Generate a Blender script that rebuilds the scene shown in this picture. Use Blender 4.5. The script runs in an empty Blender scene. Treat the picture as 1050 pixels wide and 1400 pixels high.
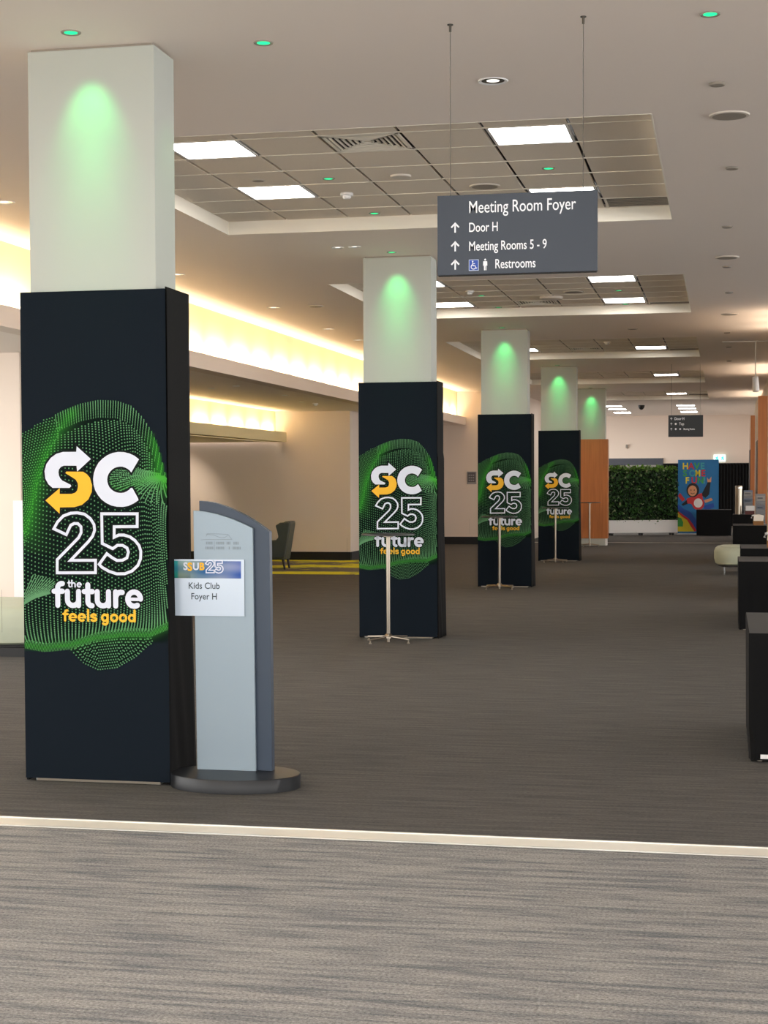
import bpy, bmesh, math, random
from mathutils import Vector, Matrix
random.seed(7)
SC = bpy.context.scene
COL = SC.collection
# ------------------------------------------------------------------ camera
CAM_H = 1.5
F_PX, PITCH, YAW, ROLL, CY = 2243.23, .0396, .2053, -.0036, 747.77
cam = bpy.data.cameras.new('camera')
camo = bpy.data.objects.new('camera', cam)
COL.objects.link(camo)
R0 = Vector((math.cos(YAW), math.sin(YAW), 0))
FW = Vector((-math.sin(YAW)*math.cos(PITCH), math.cos(YAW)*math.cos(PITCH), -math.sin(PITCH)))
UP0 = Vector((-math.sin(YAW)*math.sin(PITCH), math.cos(YAW)*math.sin(PITCH), math.cos(PITCH)))
RR = R0*math.cos(ROLL) + UP0*math.sin(ROLL)
UU = UP0*math.cos(ROLL) - R0*math.sin(ROLL)
M = Matrix((RR, UU, -FW)).transposed().to_4x4()
M.translation = Vector((0, 0, CAM_H))
camo.matrix_world = M
cam.sensor_width = 36; cam.sensor_height = 36
cam.lens = F_PX*36/1400
cam.shift_y = (CY-700)/1400
cam.clip_end = 200
SC.camera = camo
# ------------------------------------------------------------------ world, exposure
SC.view_settings.view_transform = 'Standard'
SC.view_settings.look = 'None'
SC.view_settings.exposure = 1.0
SC.view_settings.gamma = 1.0
SC.view_settings.use_curve_mapping = False
W = bpy.data.worlds.new('world'); SC.world = W; W.use_nodes = True
WORLD_S = 2.35
W.node_tree.nodes['Background'].inputs[0].default_value = (1.0, .985, .96, 1)
W.node_tree.nodes['Background'].inputs[1].default_value = WORLD_S
SC.cycles.max_bounces = 7
SC.cycles.diffuse_bounces = 5
SC.cycles.glossy_bounces = 3
SC.cycles.sample_clamp_indirect = 4
PANEL_L = 12.0      # radiance of the ceiling light panels
COVE_W = 6.5       # watts per cove lamp
# ------------------------------------------------------------------ helpers
def lin(c):
    return tuple(((x/255)/12.92 if x/255 <= .04045 else ((x/255+.055)/1.055)**2.4) for x in c)
def mat(name, rgb, rough=.6, metal=0., emit=None, estr=0., spec=.5, noise=None, bump=0., bscale=200.):
    m = bpy.data.materials.new(name); m.use_nodes = True
    nt = m.node_tree; b = nt.nodes['Principled BSDF']
    c = lin(rgb) + (1,)
    b.inputs['Base Color'].default_value = c
    b.inputs['Roughness'].default_value = rough
    b.inputs['Metallic'].default_value = metal
    b.inputs['Specular IOR Level'].default_value = spec
    if emit:
        b.inputs['Emission Color'].default_value = tuple(emit) + (1,)
        b.inputs['Emission Strength'].default_value = estr
    tc = nt.nodes.new('ShaderNodeTexCoord')
    n = nt.nodes.new('ShaderNodeTexNoise'); n.inputs['Scale'].default_value = bscale if noise is None else noise[1]
    nt.links.new(tc.outputs['Object'], n.inputs['Vector'])
    if noise:
        mx = nt.nodes.new('ShaderNodeMix'); mx.data_type = 'RGBA'
        k = noise[0]
        mx.inputs[6].default_value = tuple(v*(1-k) for v in c[:3]) + (1,)
        mx.inputs[7].default_value = tuple(min(1, v*(1+k)) for v in c[:3]) + (1,)
        nt.links.new(n.outputs['Fac'], mx.inputs[0]); nt.links.new(mx.outputs[2], b.inputs['Base Color'])
    if bump:
        n2 = nt.nodes.new('ShaderNodeTexNoise'); n2.inputs['Scale'].default_value = bscale
        nt.links.new(tc.outputs['Object'], n2.inputs['Vector'])
        bp = nt.nodes.new('ShaderNodeBump'); bp.inputs['Strength'].default_value = bump; bp.inputs['Distance'].default_value = .002
        nt.links.new(n2.outputs['Fac'], bp.inputs['Height']); nt.links.new(bp.outputs['Normal'], b.inputs['Normal'])
    return m
def vmat(name, rough=.6, spec=.4):
    m = bpy.data.materials.new(name); m.use_nodes = True
    nt = m.node_tree; b = nt.nodes['Principled BSDF']; b.inputs['Roughness'].default_value = rough
    b.inputs['Specular IOR Level'].default_value = spec
    a = nt.nodes.new('ShaderNodeVertexColor'); a.layer_name = 'Col'
    nt.links.new(a.outputs['Color'], b.inputs['Base Color'])
    return m
def lamp(name, rgb, s):
    m = bpy.data.materials.new(name); m.use_nodes = True
    nt = m.node_tree; nt.nodes.clear()
    e = nt.nodes.new('ShaderNodeEmission'); e.inputs[0].default_value = tuple(rgb)+(1,); e.inputs[1].default_value = s
    o = nt.nodes.new('ShaderNodeOutputMaterial'); nt.links.new(e.outputs[0], o.inputs[0])
    return m
class MB:
    def __init__(s): s.v = []; s.f = []; s.c = []
    def quad(s, a, b, c, d, col=None):
        n = len(s.v); s.v += [a, b, c, d]; s.f.append((n, n+1, n+2, n+3)); s.c += [col]*4; return s
    def box(s, x0, x1, y0, y1, z0, z1):
        n = len(s.v)
        s.v += [(x, y, z) for z in (z0, z1) for y in (y0, y1) for x in (x0, x1)]; s.c += [None]*8
        for f in ((0, 2, 3, 1), (4, 5, 7, 6), (0, 1, 5, 4), (2, 6, 7, 3), (0, 4, 6, 2), (1, 3, 7, 5)):
            s.f.append(tuple(n+i for i in f))
        return s
    def obox(s, c, ux, hx, hy, z0, z1):      # box turned in plan: centre c, unit x dir ux
        uy = (-ux[1], ux[0]); n = len(s.v)
        for z in (z0, z1):
            for b in (-1, 1):
                for a in (-1, 1):
                    s.v.append((c[0]+ux[0]*hx*a+uy[0]*hy*b, c[1]+ux[1]*hx*a+uy[1]*hy*b, z)); s.c.append(None)
        for f in ((0, 2, 3, 1), (4, 5, 7, 6), (0, 1, 5, 4), (2, 6, 7, 3), (0, 4, 6, 2), (1, 3, 7, 5)):
            s.f.append(tuple(n+i for i in f))
        return s
    def rings(s, rs, cap0=True, cap1=True):
        n = len(s.v); k = len(rs[0])
        for r in rs: s.v += [tuple(p) for p in r]; s.c += [None]*k
        for i in range(len(rs)-1):
            for j in range(k):
                a = n+i*k+j; b = n+i*k+(j+1) % k
                s.f.append((a, b, b+k, a+k))
        if cap0: s.f.append(tuple(n+j for j in range(k))[::-1])
        if cap1: s.f.append(tuple(n+(len(rs)-1)*k+j for j in range(k)))
        return s
    def lathe(s, prof, c=(0, 0, 0), seg=24, sx=1., sy=1., cap0=True, cap1=True):
        return s.rings([[(c[0]+r*sx*math.cos(2*math.pi*j/seg), c[1]+r*sy*math.sin(2*math.pi*j/seg), c[2]+z) for j in range(seg)] for r, z in prof], cap0, cap1)
    def tube(s, pts, r, seg=8):
        pts = [Vector(p) for p in pts]; rs = []
        for i, p in enumerate(pts):
            t = (pts[min(i+1, len(pts)-1)]-pts[max(i-1, 0)]).normalized()
            a = Vector((0, 0, 1)) if abs(t.z) < .9 else Vector((1, 0, 0))
            u = t.cross(a).normalized(); w = t.cross(u)
            rr = r[i] if isinstance(r, (list, tuple)) else r
            rs.append([p+u*rr*math.cos(2*math.pi*j/seg)+w*rr*math.sin(2*math.pi*j/seg) for j in range(seg)])
        return s.rings(rs)
    def poly(s, pts, y0, y1=None, flip=False):    # polygon in xz; extruded between y0 and y1
        n = len(s.v); k = len(pts)
        s.v += [(x, y0, z) for x, z in pts]; s.c += [None]*k; s.f.append(tuple(range(n, n+k)))
        if y1 is not None:
            s.v += [(x, y1, z) for x, z in pts]; s.c += [None]*k; s.f.append(tuple(range(n+k, n+2*k))[::-1])
            for i in range(k): s.f.append((n+i, n+(i+1) % k, n+k+(i+1) % k, n+k+i))
        return s
    def ribbon(s, pts, w, y, closed=True):        # flat ribbon of width w along pts in xz plane
        k = len(pts); V = [Vector(p) for p in pts]; n = len(s.v)
        for i in range(k):
            a = V[i-1] if (closed or i > 0) else V[i]; b = V[(i+1) % k] if (closed or i < k-1) else V[i]
            d1 = (V[i]-a); d2 = (b-V[i])
            d1 = d1.normalized() if d1.length > 1e-9 else d2.normalized()
            d2 = d2.normalized() if d2.length > 1e-9 else d1
            n1 = Vector((-d1.y, d1.x)); n2 = Vector((-d2.y, d2.x)); m = (n1+n2)
            m = m.normalized() if m.length > 1e-6 else n1
            L = min(w/2/max(.35, m.dot(n1)), w*1.3)
            for q in (V[i]+m*L, V[i]-m*L): s.v.append((q.x, y, q.y)); s.c.append(None)
        for i in range(k if closed else k-1):
            a = n+2*i; b = n+2*((i+1) % k); s.f.append((a, b, b+1, a+1))
        return s
    def disc(s, x, z, r, y, seg=10):
        return s.poly([(x+r*math.cos(2*math.pi*i/seg), z+r*math.sin(2*math.pi*i/seg)) for i in range(seg)], y)
    def mesh(s, name, m, smooth=False):
        me = bpy.data.meshes.new(name); me.from_pydata(s.v, [], s.f); me.materials.append(m)
        if any(c is not None for c in s.c):
            ca = me.color_attributes.new('Col', 'FLOAT_COLOR', 'POINT')
            for i, c in enumerate(s.c): ca.data[i].color = tuple(c)+(1,)
        if smooth:
            for p in me.polygons: p.use_smooth = True
        me.update(); return me
    def build(s, name, m, parent=None, smooth=False, bevel=0, fixn=True, seg=2):
        me = s.mesh(name, m, smooth)
        if fixn and not any(c is not None for c in s.c):
            b = bmesh.new(); b.from_mesh(me); bmesh.ops.recalc_face_normals(b, faces=b.faces); b.to_mesh(me); b.free()
            if smooth:
                for p in me.polygons: p.use_smooth = True
        o = bpy.data.objects.new(name, me); COL.objects.link(o)
        if parent: o.parent = parent
        if bevel:
            md = o.modifiers.new('b', 'BEVEL'); md.width = bevel; md.segments = seg; md.limit_method = 'ANGLE'; md.angle_limit = .6
        if smooth:
            try: me.set_sharp_from_angle(angle=.7)
            except Exception: pass
        return o
def tag(o, label=None, cat=None, group=None, kind=None):
    if label: o['label'] = label
    if cat: o['category'] = cat
    if group: o['group'] = group
    if kind: o['kind'] = kind
    return o
def empty(name, loc=(0, 0, 0), rz=0, label=None, cat=None, group=None, kind=None):
    o = bpy.data.objects.new(name, None); COL.objects.link(o); o.location = loc; o.rotation_euler = (0, 0, rz)
    o.empty_display_size = .1
    return tag(o, label, cat, group, kind)
def struct(o, label): return tag(o, label, None, None, 'structure')
def copy_tree(o, parent=None):
    c = o.copy(); COL.objects.link(c)
    if parent: c.parent = parent
    for ch in list(o.children): copy_tree(ch, c)
    return c
def text(name, s, size, m, parent, x, z, y=0., xs=1., off=0., align='LEFT'):
    cu = bpy.data.curves.new('tmp', 'FONT'); cu.body = s; cu.size = size; cu.offset = off*size; cu.align_x = align
    cu.resolution_u = 4
    t = bpy.data.objects.new('tmp', cu); COL.objects.link(t)
    bpy.context.view_layer.update()
    me = bpy.data.meshes.new_from_object(t.evaluated_get(bpy.context.evaluated_depsgraph_get()))
    bpy.data.objects.remove(t); bpy.data.curves.remove(cu)
    for v in me.vertices: v.co = (x+v.co.x*xs, y, z+v.co.y)
    me.name = name; me.materials.clear(); me.materials.append(m)
    o = bpy.data.objects.new(name, me); COL.objects.link(o); o.parent = parent
    return o
def arealight(name, loc, sx, sy, power, col, rot, parent=None, spread=math.pi):
    l = bpy.data.lights.new(name, 'AREA'); l.shape = 'RECTANGLE'; l.size = sx; l.size_y = sy; l.energy = power; l.color = col
    l.spread = spread
    o = bpy.data.objects.new(name, l); COL.objects.link(o); o.location = loc; o.rotation_euler = rot
    if parent: o.parent = parent
    return o
def spot(name, loc, target, power, col, size, blend=.6, r=.02, parent=None):
    l = bpy.data.lights.new(name, 'SPOT'); l.energy = power; l.color = col; l.spot_size = size; l.spot_blend = blend; l.shadow_soft_size = r
    o = bpy.data.objects.new(name, l); COL.objects.link(o); o.location = loc
    o.rotation_euler = (Vector(target)-Vector(loc)).to_track_quat('-Z', 'Y').to_euler()
    if parent: o.parent = parent
    return o
# ------------------------------------------------------------------ materials
M_ceil = mat('ceiling_paint', (244, 232, 222), .85)
M_tile = mat('ceiling_tile_board', (230, 218, 202), .9, noise=(.04, 60.))
M_lip = mat('coffer_lip_paint', (235, 228, 214), .7)
M_dark = mat('dark_recess', (38, 35, 32), .9)
M_wall = mat('wall_paint', (228, 212, 198), .8)
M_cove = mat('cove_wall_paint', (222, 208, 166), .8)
M_pill = mat('pillar_paint', (178, 182, 175), .6)
M_base = mat('black_baseboard', (16, 15, 15), .5)
M_black = mat('black_cloth', (13, 13, 14), .9, spec=.2, bump=.3, bscale=90.)
M_blacktop = mat('table_cloth_top', (60, 58, 57), .8, spec=.4)
M_white = mat('white_laminate', (232, 230, 228), .5)
M_wood = None
M_metal = mat('brushed_steel', (160, 150, 136), .3, 1.)
M_chrome = mat('chrome', (220, 220, 220), .12, 1.)
M_dtop = mat('dark_table_top', (40, 36, 34), .35)
M_kgrey = mat('kiosk_grey', (140, 155, 166), .38, .25)
M_kblue = mat('kiosk_blue', (44, 58, 76), .42)
M_kbase = mat('kiosk_base_black', (13, 15, 20), .42, noise=(.3, 9.))
M_sign = mat('sign_slate', (36, 46, 60), .4)
M_signw = mat('sign_white_lettering', (238, 240, 244), .5)
M_wire = mat('wire', (90, 86, 80), .5, .5)
M_green = mat('pale_green_leather', (188, 194, 172), .55, noise=(.05, 8.))
M_chair = mat('grey_green_leather', (58, 66, 60), .5)
M_leg = mat('dark_wood_leg', (22, 18, 16), .4)
M_lamp = lamp('panel_light', (1, .97, .93), PANEL_L)
M_glow = lamp('green_led', (.03, 1., .32), .8)
M_glow2 = lamp('white_led', (1., .95, .85), .9)
M_covelamp = lamp('cove_tube', (1., .86, .58), 6.)
M_chromedl = mat('downlight_reflector', (210, 205, 200), .2, 1.)
M_fix = mat('ceiling_fitting_white', (214, 204, 192), .6)
M_fixg = mat('ceiling_fitting_grey', (150, 141, 130), .8)
M_vcol = vmat('printed_fabric', .85, .10)
M_leafm = vmat('leaf_colours', .5, .4)
M_pw = mat('print_white', (214, 218, 232), .7, spec=.2)
M_py = mat('print_yellow', (236, 180, 52), .7, spec=.2)
M_ph = mat('print_dark_halo', (8, 16, 16), .8, spec=.2)
def wood():
    m = bpy.data.materials.new('orange_wood_veneer'); m.use_nodes = True; nt = m.node_tree; b = nt.nodes['Principled BSDF']
    tc = nt.nodes.new('ShaderNodeTexCoord'); mp = nt.nodes.new('ShaderNodeMapping'); mp.inputs['Scale'].default_value = (14, 14, .6)
    n = nt.nodes.new('ShaderNodeTexNoise'); n.inputs['Scale'].default_value = 2.; n.inputs['Detail'].default_value = 5
    r = nt.nodes.new('ShaderNodeValToRGB'); r.color_ramp.elements[0].color = lin((150, 84, 36))+(1,); r.color_ramp.elements[1].color = lin((206, 128, 66))+(1,)
    nt.links.new(tc.outputs['Object'], mp.inputs[0]); nt.links.new(mp.outputs[0], n.inputs['Vector']); nt.links.new(n.outputs['Fac'], r.inputs[0]); nt.links.new(r.outputs[0], b.inputs['Base Color'])
    b.inputs['Roughness'].default_value = .45
    return m
M_wood = wood()
def carpet(name, base, dark, sx, sy, streak, weave, wscale, bump=.6, blob=None, lo=.42, hi=.62):
    m = bpy.data.materials.new(name); m.use_nodes = True; nt = m.node_tree; b = nt.nodes['Principled BSDF']
    b.inputs['Roughness'].default_value = .95; b.inputs['Specular IOR Level'].default_value = .1
    tc = nt.nodes.new('ShaderNodeTexCoord')
    def noise(scx, scy, detail=4, rough=.6):
        mp = nt.nodes.new('ShaderNodeMapping'); mp.inputs['Scale'].default_value = (scx, scy, 1)
        n = nt.nodes.new('ShaderNodeTexNoise'); n.inputs['Scale'].default_value = 1.; n.inputs['Detail'].default_value = detail; n.inputs['Roughness'].default_value = rough
        nt.links.new(tc.outputs['Object'], mp.inputs[0]); nt.links.new(mp.outputs[0], n.inputs['Vector']); return n
    n1 = noise(sx, sy, 8, .74)
    r = nt.nodes.new('ShaderNodeValToRGB'); r.color_ramp.elements[0].position = lo; r.color_ramp.elements[1].position = hi
    r.color_ramp.elements[0].color = (0, 0, 0, 1); r.color_ramp.elements[1].color = (1, 1, 1, 1)
    nt.links.new(n1.outputs['Fac'], r.inputs[0])
    mx = nt.nodes.new('ShaderNodeMix'); mx.data_type = 'RGBA'; mx.inputs[6].default_value = lin(dark)+(1,); mx.inputs[7].default_value = lin(base)+(1,)
    k = nt.nodes.new('ShaderNodeMath'); k.operation = 'MULTIPLY_ADD'; k.inputs[1].default_value = streak; k.inputs[2].default_value = 1-streak
    nt.links.new(r.outputs[0], k.inputs[0]); nt.links.new(k.outputs[0], mx.inputs[0])
    n2 = noise(wscale[0], wscale[1], 3, .75)
    r2 = nt.nodes.new('ShaderNodeMapRange'); r2.inputs[1].default_value = .3; r2.inputs[2].default_value = .7; r2.inputs[3].default_value = 1-weave; r2.inputs[4].default_value = 1+weave
    nt.links.new(n2.outputs['Fac'], r2.inputs[0])
    mul = nt.nodes.new('ShaderNodeVectorMath'); mul.operation = 'SCALE'
    nt.links.new(mx.outputs[2], mul.inputs[0]); nt.links.new(r2.outputs[0], mul.inputs['Scale'])
    nt.links.new(mul.outputs[0], b.inputs['Base Color'])
    bp = nt.nodes.new('ShaderNodeBump'); bp.inputs['Strength'].default_value = bump; bp.inputs['Distance'].default_value = .004
    nt.links.new(n2.outputs['Fac'], bp.inputs['Height']); nt.links.new(bp.outputs['Normal'], b.inputs['Normal'])
    return m
M_carpet_far = carpet('dark_ribbed_carpet', (100, 96, 92), (74, 73, 72), 1.8, 30, .8, .40, (60, 240))
M_carpet_near = carpet('streaked_grey_carpet', (152, 149, 145), (96, 99, 104), 1.9, 21, .95, .55, (95, 125), lo=.36, hi=.57)
def yellow_carpet():
    m = carpet('yellow_streaked_carpet', (224, 218, 60), (112, 106, 98), .30, .75, 1., .15, (60, 60), lo=.49, hi=.515)
    return m
M_carpet_y = yellow_carpet()
# ------------------------------------------------------------------ structure
C, T = 3.65, 3.76
struct(MB().box(-14, 12, -6, 6.64, -.1, 0).build('floor', M_carpet_near), 'streaked light grey carpet in front of the pale metal strip')
struct(MB().box(-14, 12, 6.82, 56, -.1, 0).build('floor', M_carpet_far), 'dark ribbed grey carpet running down the foyer')
t = struct(MB().box(-14, 12, 6.64, 6.82, -.1, .002).build('trim_1', mat('pale_metal_strip', (226, 220, 206), .4)), 'wide pale threshold strip between the light and dark carpets')
tm = MB(); tm.box(-14, 12, 6.64, 6.652, 0, .006); tm.box(-14, 12, 6.808, 6.82, 0, .006)
tm.build('strip_edge', mat('strip_edge_bright', (246, 244, 238), .25, .3), t)
struct(MB().box(-4.6, .85, 40.25, 40.36, -.05, .004).build('trim_2', mat('pale_far_strip', (214, 206, 190), .4)), 'thin pale floor strip far down the foyer before the green planter')
struct(MB().box(-14, -5.75, 25.9, 30.66, -.05, .003).build('floor', M_carpet_y), 'yellow streaked carpet inside the left alcove')
# main ceiling with coffer openings
FAR = [6.1, 13.78, 21.4, 29.0, 36.6, 44.1]
NEAR = [2.14, 9.82, 17.44, 25.04, 32.64, 40.1]
CX0, CX1 = -4.245, -.435
cb = MB()
def slab(x0, x1, y0, y1): cb.box(x0, x1, y0, y1, C, C+.12)
slab(-6.42, CX0, -6, 56); slab(CX1, 12, -6, 56)
ys = [-6]
for n, f in zip(NEAR, FAR):
    slab(CX0, CX1, ys[-1], n); ys.append(f)
slab(CX0, CX1, ys[-1], 56)
struct(cb.build('ceiling', M_ceil), 'flat pale plaster ceiling of the foyer')
TX = [CX0, -3.71, -3.165, -2.62, -2.075, -1.53, -.98, CX1]
SEAM0 = [2.82, 10.50, 18.30, 25.76, 33.06, 40.75, 49.4]
# light positions: (coffer, column, row index from seam0)
LIGHTS = {0: [(1, 0), (1, 3), (5, 0), (5, 4)], 1: [(1, 0), (1, 3), (5, 0), (5, 4)], 2: [(1, 0), (1, 4), (5, 0), (5, 4)], 3: [(1, 4), (5, 4)],
          4: [(1, 4), (5, 4)], 5: [(1, 4), (5, 4)], 6: [(1, 0), (1, 3), (1, 6), (5, 0), (5, 3), (5, 6)]}
GRILLE = {0: [(3, 0)], 1: [(3, 0)], 2: [(3, 4)], 3: [(3, 4)], 4: [], 5: [], 6: []}
VENT = {k: True for k in range(6)}
tile_mesh = {}
RNK = ['above the camera', 'nearest', 'second', 'third', 'fourth', 'fifth', 'farthest']
def add_tile(x0, x1, y0, y1, par, name='ceiling_tile'):
    g = .011
    w, d = round(x1-x0-2*g, 3), round(y1-y0-.006, 3)
    if (w, d) not in tile_mesh:
        tile_mesh[(w, d)] = MB().box(-w/2, w/2, -d/2, d/2, 0, .015).mesh('ceiling_tile', M_tile)
    o = bpy.data.objects.new(name, tile_mesh[(w, d)]); COL.objects.link(o)
    o.location = ((x0+x1)/2, (y0+y1)/2, T+random.uniform(-.0012, .0012)); o.parent = par
panel_frame = MB()
for k, (n, f) in enumerate(zip(NEAR, FAR)):
    b = MB()
    b.box(CX0-.001, CX0+.008, n-.001, f+.001, C-.002, T+.06); b.box(CX1-.008, CX1+.001, n-.001, f+.001, C-.002, T+.06)
    b.box(CX0+.008, CX1-.008, n-.001, n+.008, C-.002, T+.06); b.box(CX0+.008, CX1-.008, f-.008, f+.001, C-.002, T+.06)
    root = struct(b.build('ceiling_coffer', M_lip), f'{RNK[k]} recessed ceiling bay with its pale lip, tiles and lights')
    MB().box(CX0, CX1, n, f, T+.03, T+.05).build('backing_board', M_dark, root)
    seams = []
    s = SEAM0[k]
    while s > n+.05: s -= .56
    if s < n: s += .56
    seams = [n]
    while s < f-.05:
        if s > n+.02: seams.append(s)
        s += .56
    seams.append(f)
    tees = MB()
    for s in seams[1:-1]: tees.box(CX0, CX1, s-.006, s+.006, T-.004, T+.004)
    o = tees.build('cross_tee', M_lip, root); o['kind'] = 'stuff'
    lights = {(c, round(SEAM0[k]+.56*r, 2)) for c, r in LIGHTS[k]}
    grilles = {(c, round(SEAM0[k]+.56*r, 2)) for c, r in GRILLE[k]}
    for c in range(7):
        for i in range(len(seams)-1):
            y0, y1 = seams[i], seams[i+1]; key = (c, round(y0, 2))
            x0, x1 = TX[c], TX[c+1]
            if key in lights:
                side = 'left' if c == 1 else 'right'
                r_ = sorted({q for q in lights if q[0] == c}).index(key)
                rn = ['nearer', 'farther', 'farthest'][r_] if len([q for q in lights if q[0] == c]) > 1 else 'only'
                L = empty('ceiling_light', ((x0+x1)/2, (y0+y1)/2, T), 0, f'bright square panel light, {rn} in the {side} row of the {RNK[k]} ceiling bay', 'light', 'square ceiling panel lights')
                hx, hy = (x1-x0)/2-.012, (y1-y0)/2-.004
                fr = MB(); w = .018
                fr.box(-hx, hx, -hy, -hy+w, -.003, .02); fr.box(-hx, hx, hy-w, hy, -.003, .02); fr.box(-hx, -hx+w, -hy, hy, -.003, .02); fr.box(hx-w, hx, -hy, hy, -.003, .02)
                fr.build('frame', M_white, L)
                MB().box(-hx+w, hx-w, -hy+w, hy-w, .002, .012).build('diffuser', M_lamp, L)
            elif key in grilles:
                G = empty('air_grille', ((x0+x1)/2, (y0+y1)/2, T), 0, f'square louvred air diffuser in the {RNK[k]} ceiling bay', 'air vent', 'square ceiling air diffusers')
                h = .262
                MB().box(-h, h, -h, h, .022, .028).build('backing', M_dark, G)
                for q in range(7):      # concentric louvre frames
                    a = h-.004-q*.036; w = .012 if q else .022
                    if a < .04: break
                    fb = MB(); z0 = -.004 + q*.0012
                    fb.box(-a, a, -a, -a+w, z0, z0+.012); fb.box(-a, a, a-w, a, z0, z0+.012); fb.box(-a, -a+w, -a, a, z0, z0+.012); fb.box(a-w, a, -a, a, z0, z0+.012)
                    fb.build('louvre', M_lip, G)
            elif c == 6 and i == len(seams)-2 and k > 0 and k < 6:
                V = empty('return_air_slot', ((x0+x1)/2, (y0+y1)/2, T), 0, f'dark rectangular return air slot in the far right corner of the {RNK[k]} ceiling bay', 'air vent', 'dark return air slots')
                hx = (x1-x0)/2-.03; hy = (y1-y0)/2
                MB().box(-hx, hx, -hy+.03, hy-.03, .012, .02).build('backing', M_dark, V)
                fb = MB(); fb.box(-hx-.02, hx+.02, -hy+.004, -hy+.03, -.002, .014); fb.box(-hx-.02, hx+.02, hy-.03, hy-.004, -.002, .014); fb.box(-hx-.02, -hx, -hy+.03, hy-.03, -.002, .014); fb.box(hx, hx+.02, -hy+.03, hy-.03, -.002, .014)
                fb.build('frame', M_lip, V)
                for q in range(6):
                    yy = -hy+.05+q*(2*hy-.1)/5
                    MB().box(-hx, hx, yy-.003, yy+.003, .0, .01).build('slat', M_fixg, V)
            else:
                add_tile(x0, x1, y0, y1, root)
for c, (xa, xb) in enumerate(((-3.42, -2.93), (-1.37, -.88))):
    for q, (ya, yb) in enumerate(((47.2, 47.7), (49.2, 49.7), (51.5, 52.3))):
        L = empty('ceiling_light', ((xa+xb)/2, (ya+yb)/2, C), 0, f'{["nearest","middle","farthest"][q]} of three bright lights in the {["left","right"][c]} row before the far wall', 'light', 'square ceiling panel lights')
        hx, hy = (xb-xa)/2, (yb-ya)/2
        MB().box(-hx-.02, hx+.02, -hy-.02, hy+.02, -.012, 0).build('frame', M_white, L)
        MB().box(-hx, hx, -hy, hy, -.016, -.012).build('diffuser', M_lamp, L)
# left cove, walls and alcove
LX, WX = -6.088, -6.30
def cove(name, x_face, x_wall, y0, y1, zb, zt, mats, label):
    b = MB()
    b.box(x_wall-.02, x_face, y0, y1, zb, zb+.05)            # tray bottom
    b.box(x_face-.03, x_face, y0, y1, zb+.05, zt)            # upstand
    b.box(x_wall-.02, x_wall, y0, y1, zb+.05, zt)
    o = b.build(name, mats); return struct(o, label)
cv = cove('trim_3', LX, WX, -6, 38.9, 2.85, 3.035, M_wall, 'long pale light ledge running along the left side under the glowing cove')
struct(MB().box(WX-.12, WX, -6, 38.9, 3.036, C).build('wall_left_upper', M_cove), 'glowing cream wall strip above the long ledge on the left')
y = -1.5
nl = 0
while y < 38.5:
    tb = MB().tube([(-6.2, y-.33, 2.935), (-6.2, y+.33, 2.935)], .012, 6).build('tube_lamp', M_covelamp, cv)
    if y > 3:
        arealight('cove_light', (-6.17, y, 3.045), .05, .78, COVE_W, (1., .82, .60), (math.pi, math.radians(-56), 0), cv)
    y += 1.02; nl += 1
AC = 2.862
# alcove ceiling and second, lower cove
struct(MB().box(-8.52, WX-.02, -6, 38.9, AC, AC+.1).build('ceiling_alcove', M_ceil), 'lower ceiling of the left alcove behind the long ledge')
cv2 = cove('trim_4', -8.282, -8.50, 16.12, 30.6, 2.276, 2.462, M_cove, 'second lower light ledge inside the left alcove')
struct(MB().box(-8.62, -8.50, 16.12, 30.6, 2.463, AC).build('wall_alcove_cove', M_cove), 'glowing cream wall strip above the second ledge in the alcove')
y = 16.8
while y < 30.5:
    MB().tube([(-8.39, y-.33, 2.36), (-8.39, y+.33, 2.36)], .012, 6).build('tube_lamp', M_covelamp, cv2)
    arealight('cove_light', (-8.37, y, 2.465), .05, .78, COVE_W*.5, (1., .84, .58), (math.pi, math.radians(-50), 0), cv2)
    y += 1.02
struct(MB().box(-13.5, -8.62, 16.12, 30.6, 2.276, 2.38).build('ceiling_nook', M_ceil), 'lowest ceiling at the back of the left alcove')
struct(MB().box(-13.6, -13.5, 16.12, 30.6, 0, 2.276).build('wall_left', M_wall), 'far left wall of the alcove')
struct(MB().box(-13.6, -7.04, 30.66, 30.85, 0, 2.861).build('wall_alcove_end', M_wall), 'cream end wall of the left alcove behind the wingback chair')
struct(MB().box(-7.2, -7.04, 30.85, 38.9, 0, 2.861).build('wall_left_return', M_wall), 'left wall beyond the alcove under the ledge')
struct(MB().box(-13.6, -7.2, 16.0, 16.12, 0, 2.861).build('wall_left_near', M_wall), 'beige wall end behind the pale green bench at the left edge')
struct(MB().box(-7.2, -4.9, 38.9, 39.05, 0, C).build('wall_left_end', M_wall), 'pale wall facing down the foyer with a small plaque on it')
struct(MB().box(-5.02, -4.9, 39.05, 46.0, 0, C).build('wall_left_far', M_wall), 'left wall strip seen between the third and fourth pillars')
bb = MB(); bb.box(-13.5, -7.03, 30.63, 30.66, 0, .16); bb.box(-7.04, -7.02, 30.66, 38.9, 0, .16)
struct(bb.build('baseboard_left', M_base), 'tall black baseboard round the alcove end wall')
struct(MB().box(-7.02, -4.9, 38.875, 38.9, 0, .18).build('baseboard_left_end', M_base), 'tall black baseboard on the wall with the plaque')
struct(MB().box(-14, 12, 55.0, 55.15, 0, C).build('wall_back', M_wall), 'pale far wall closing the foyer')
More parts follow.
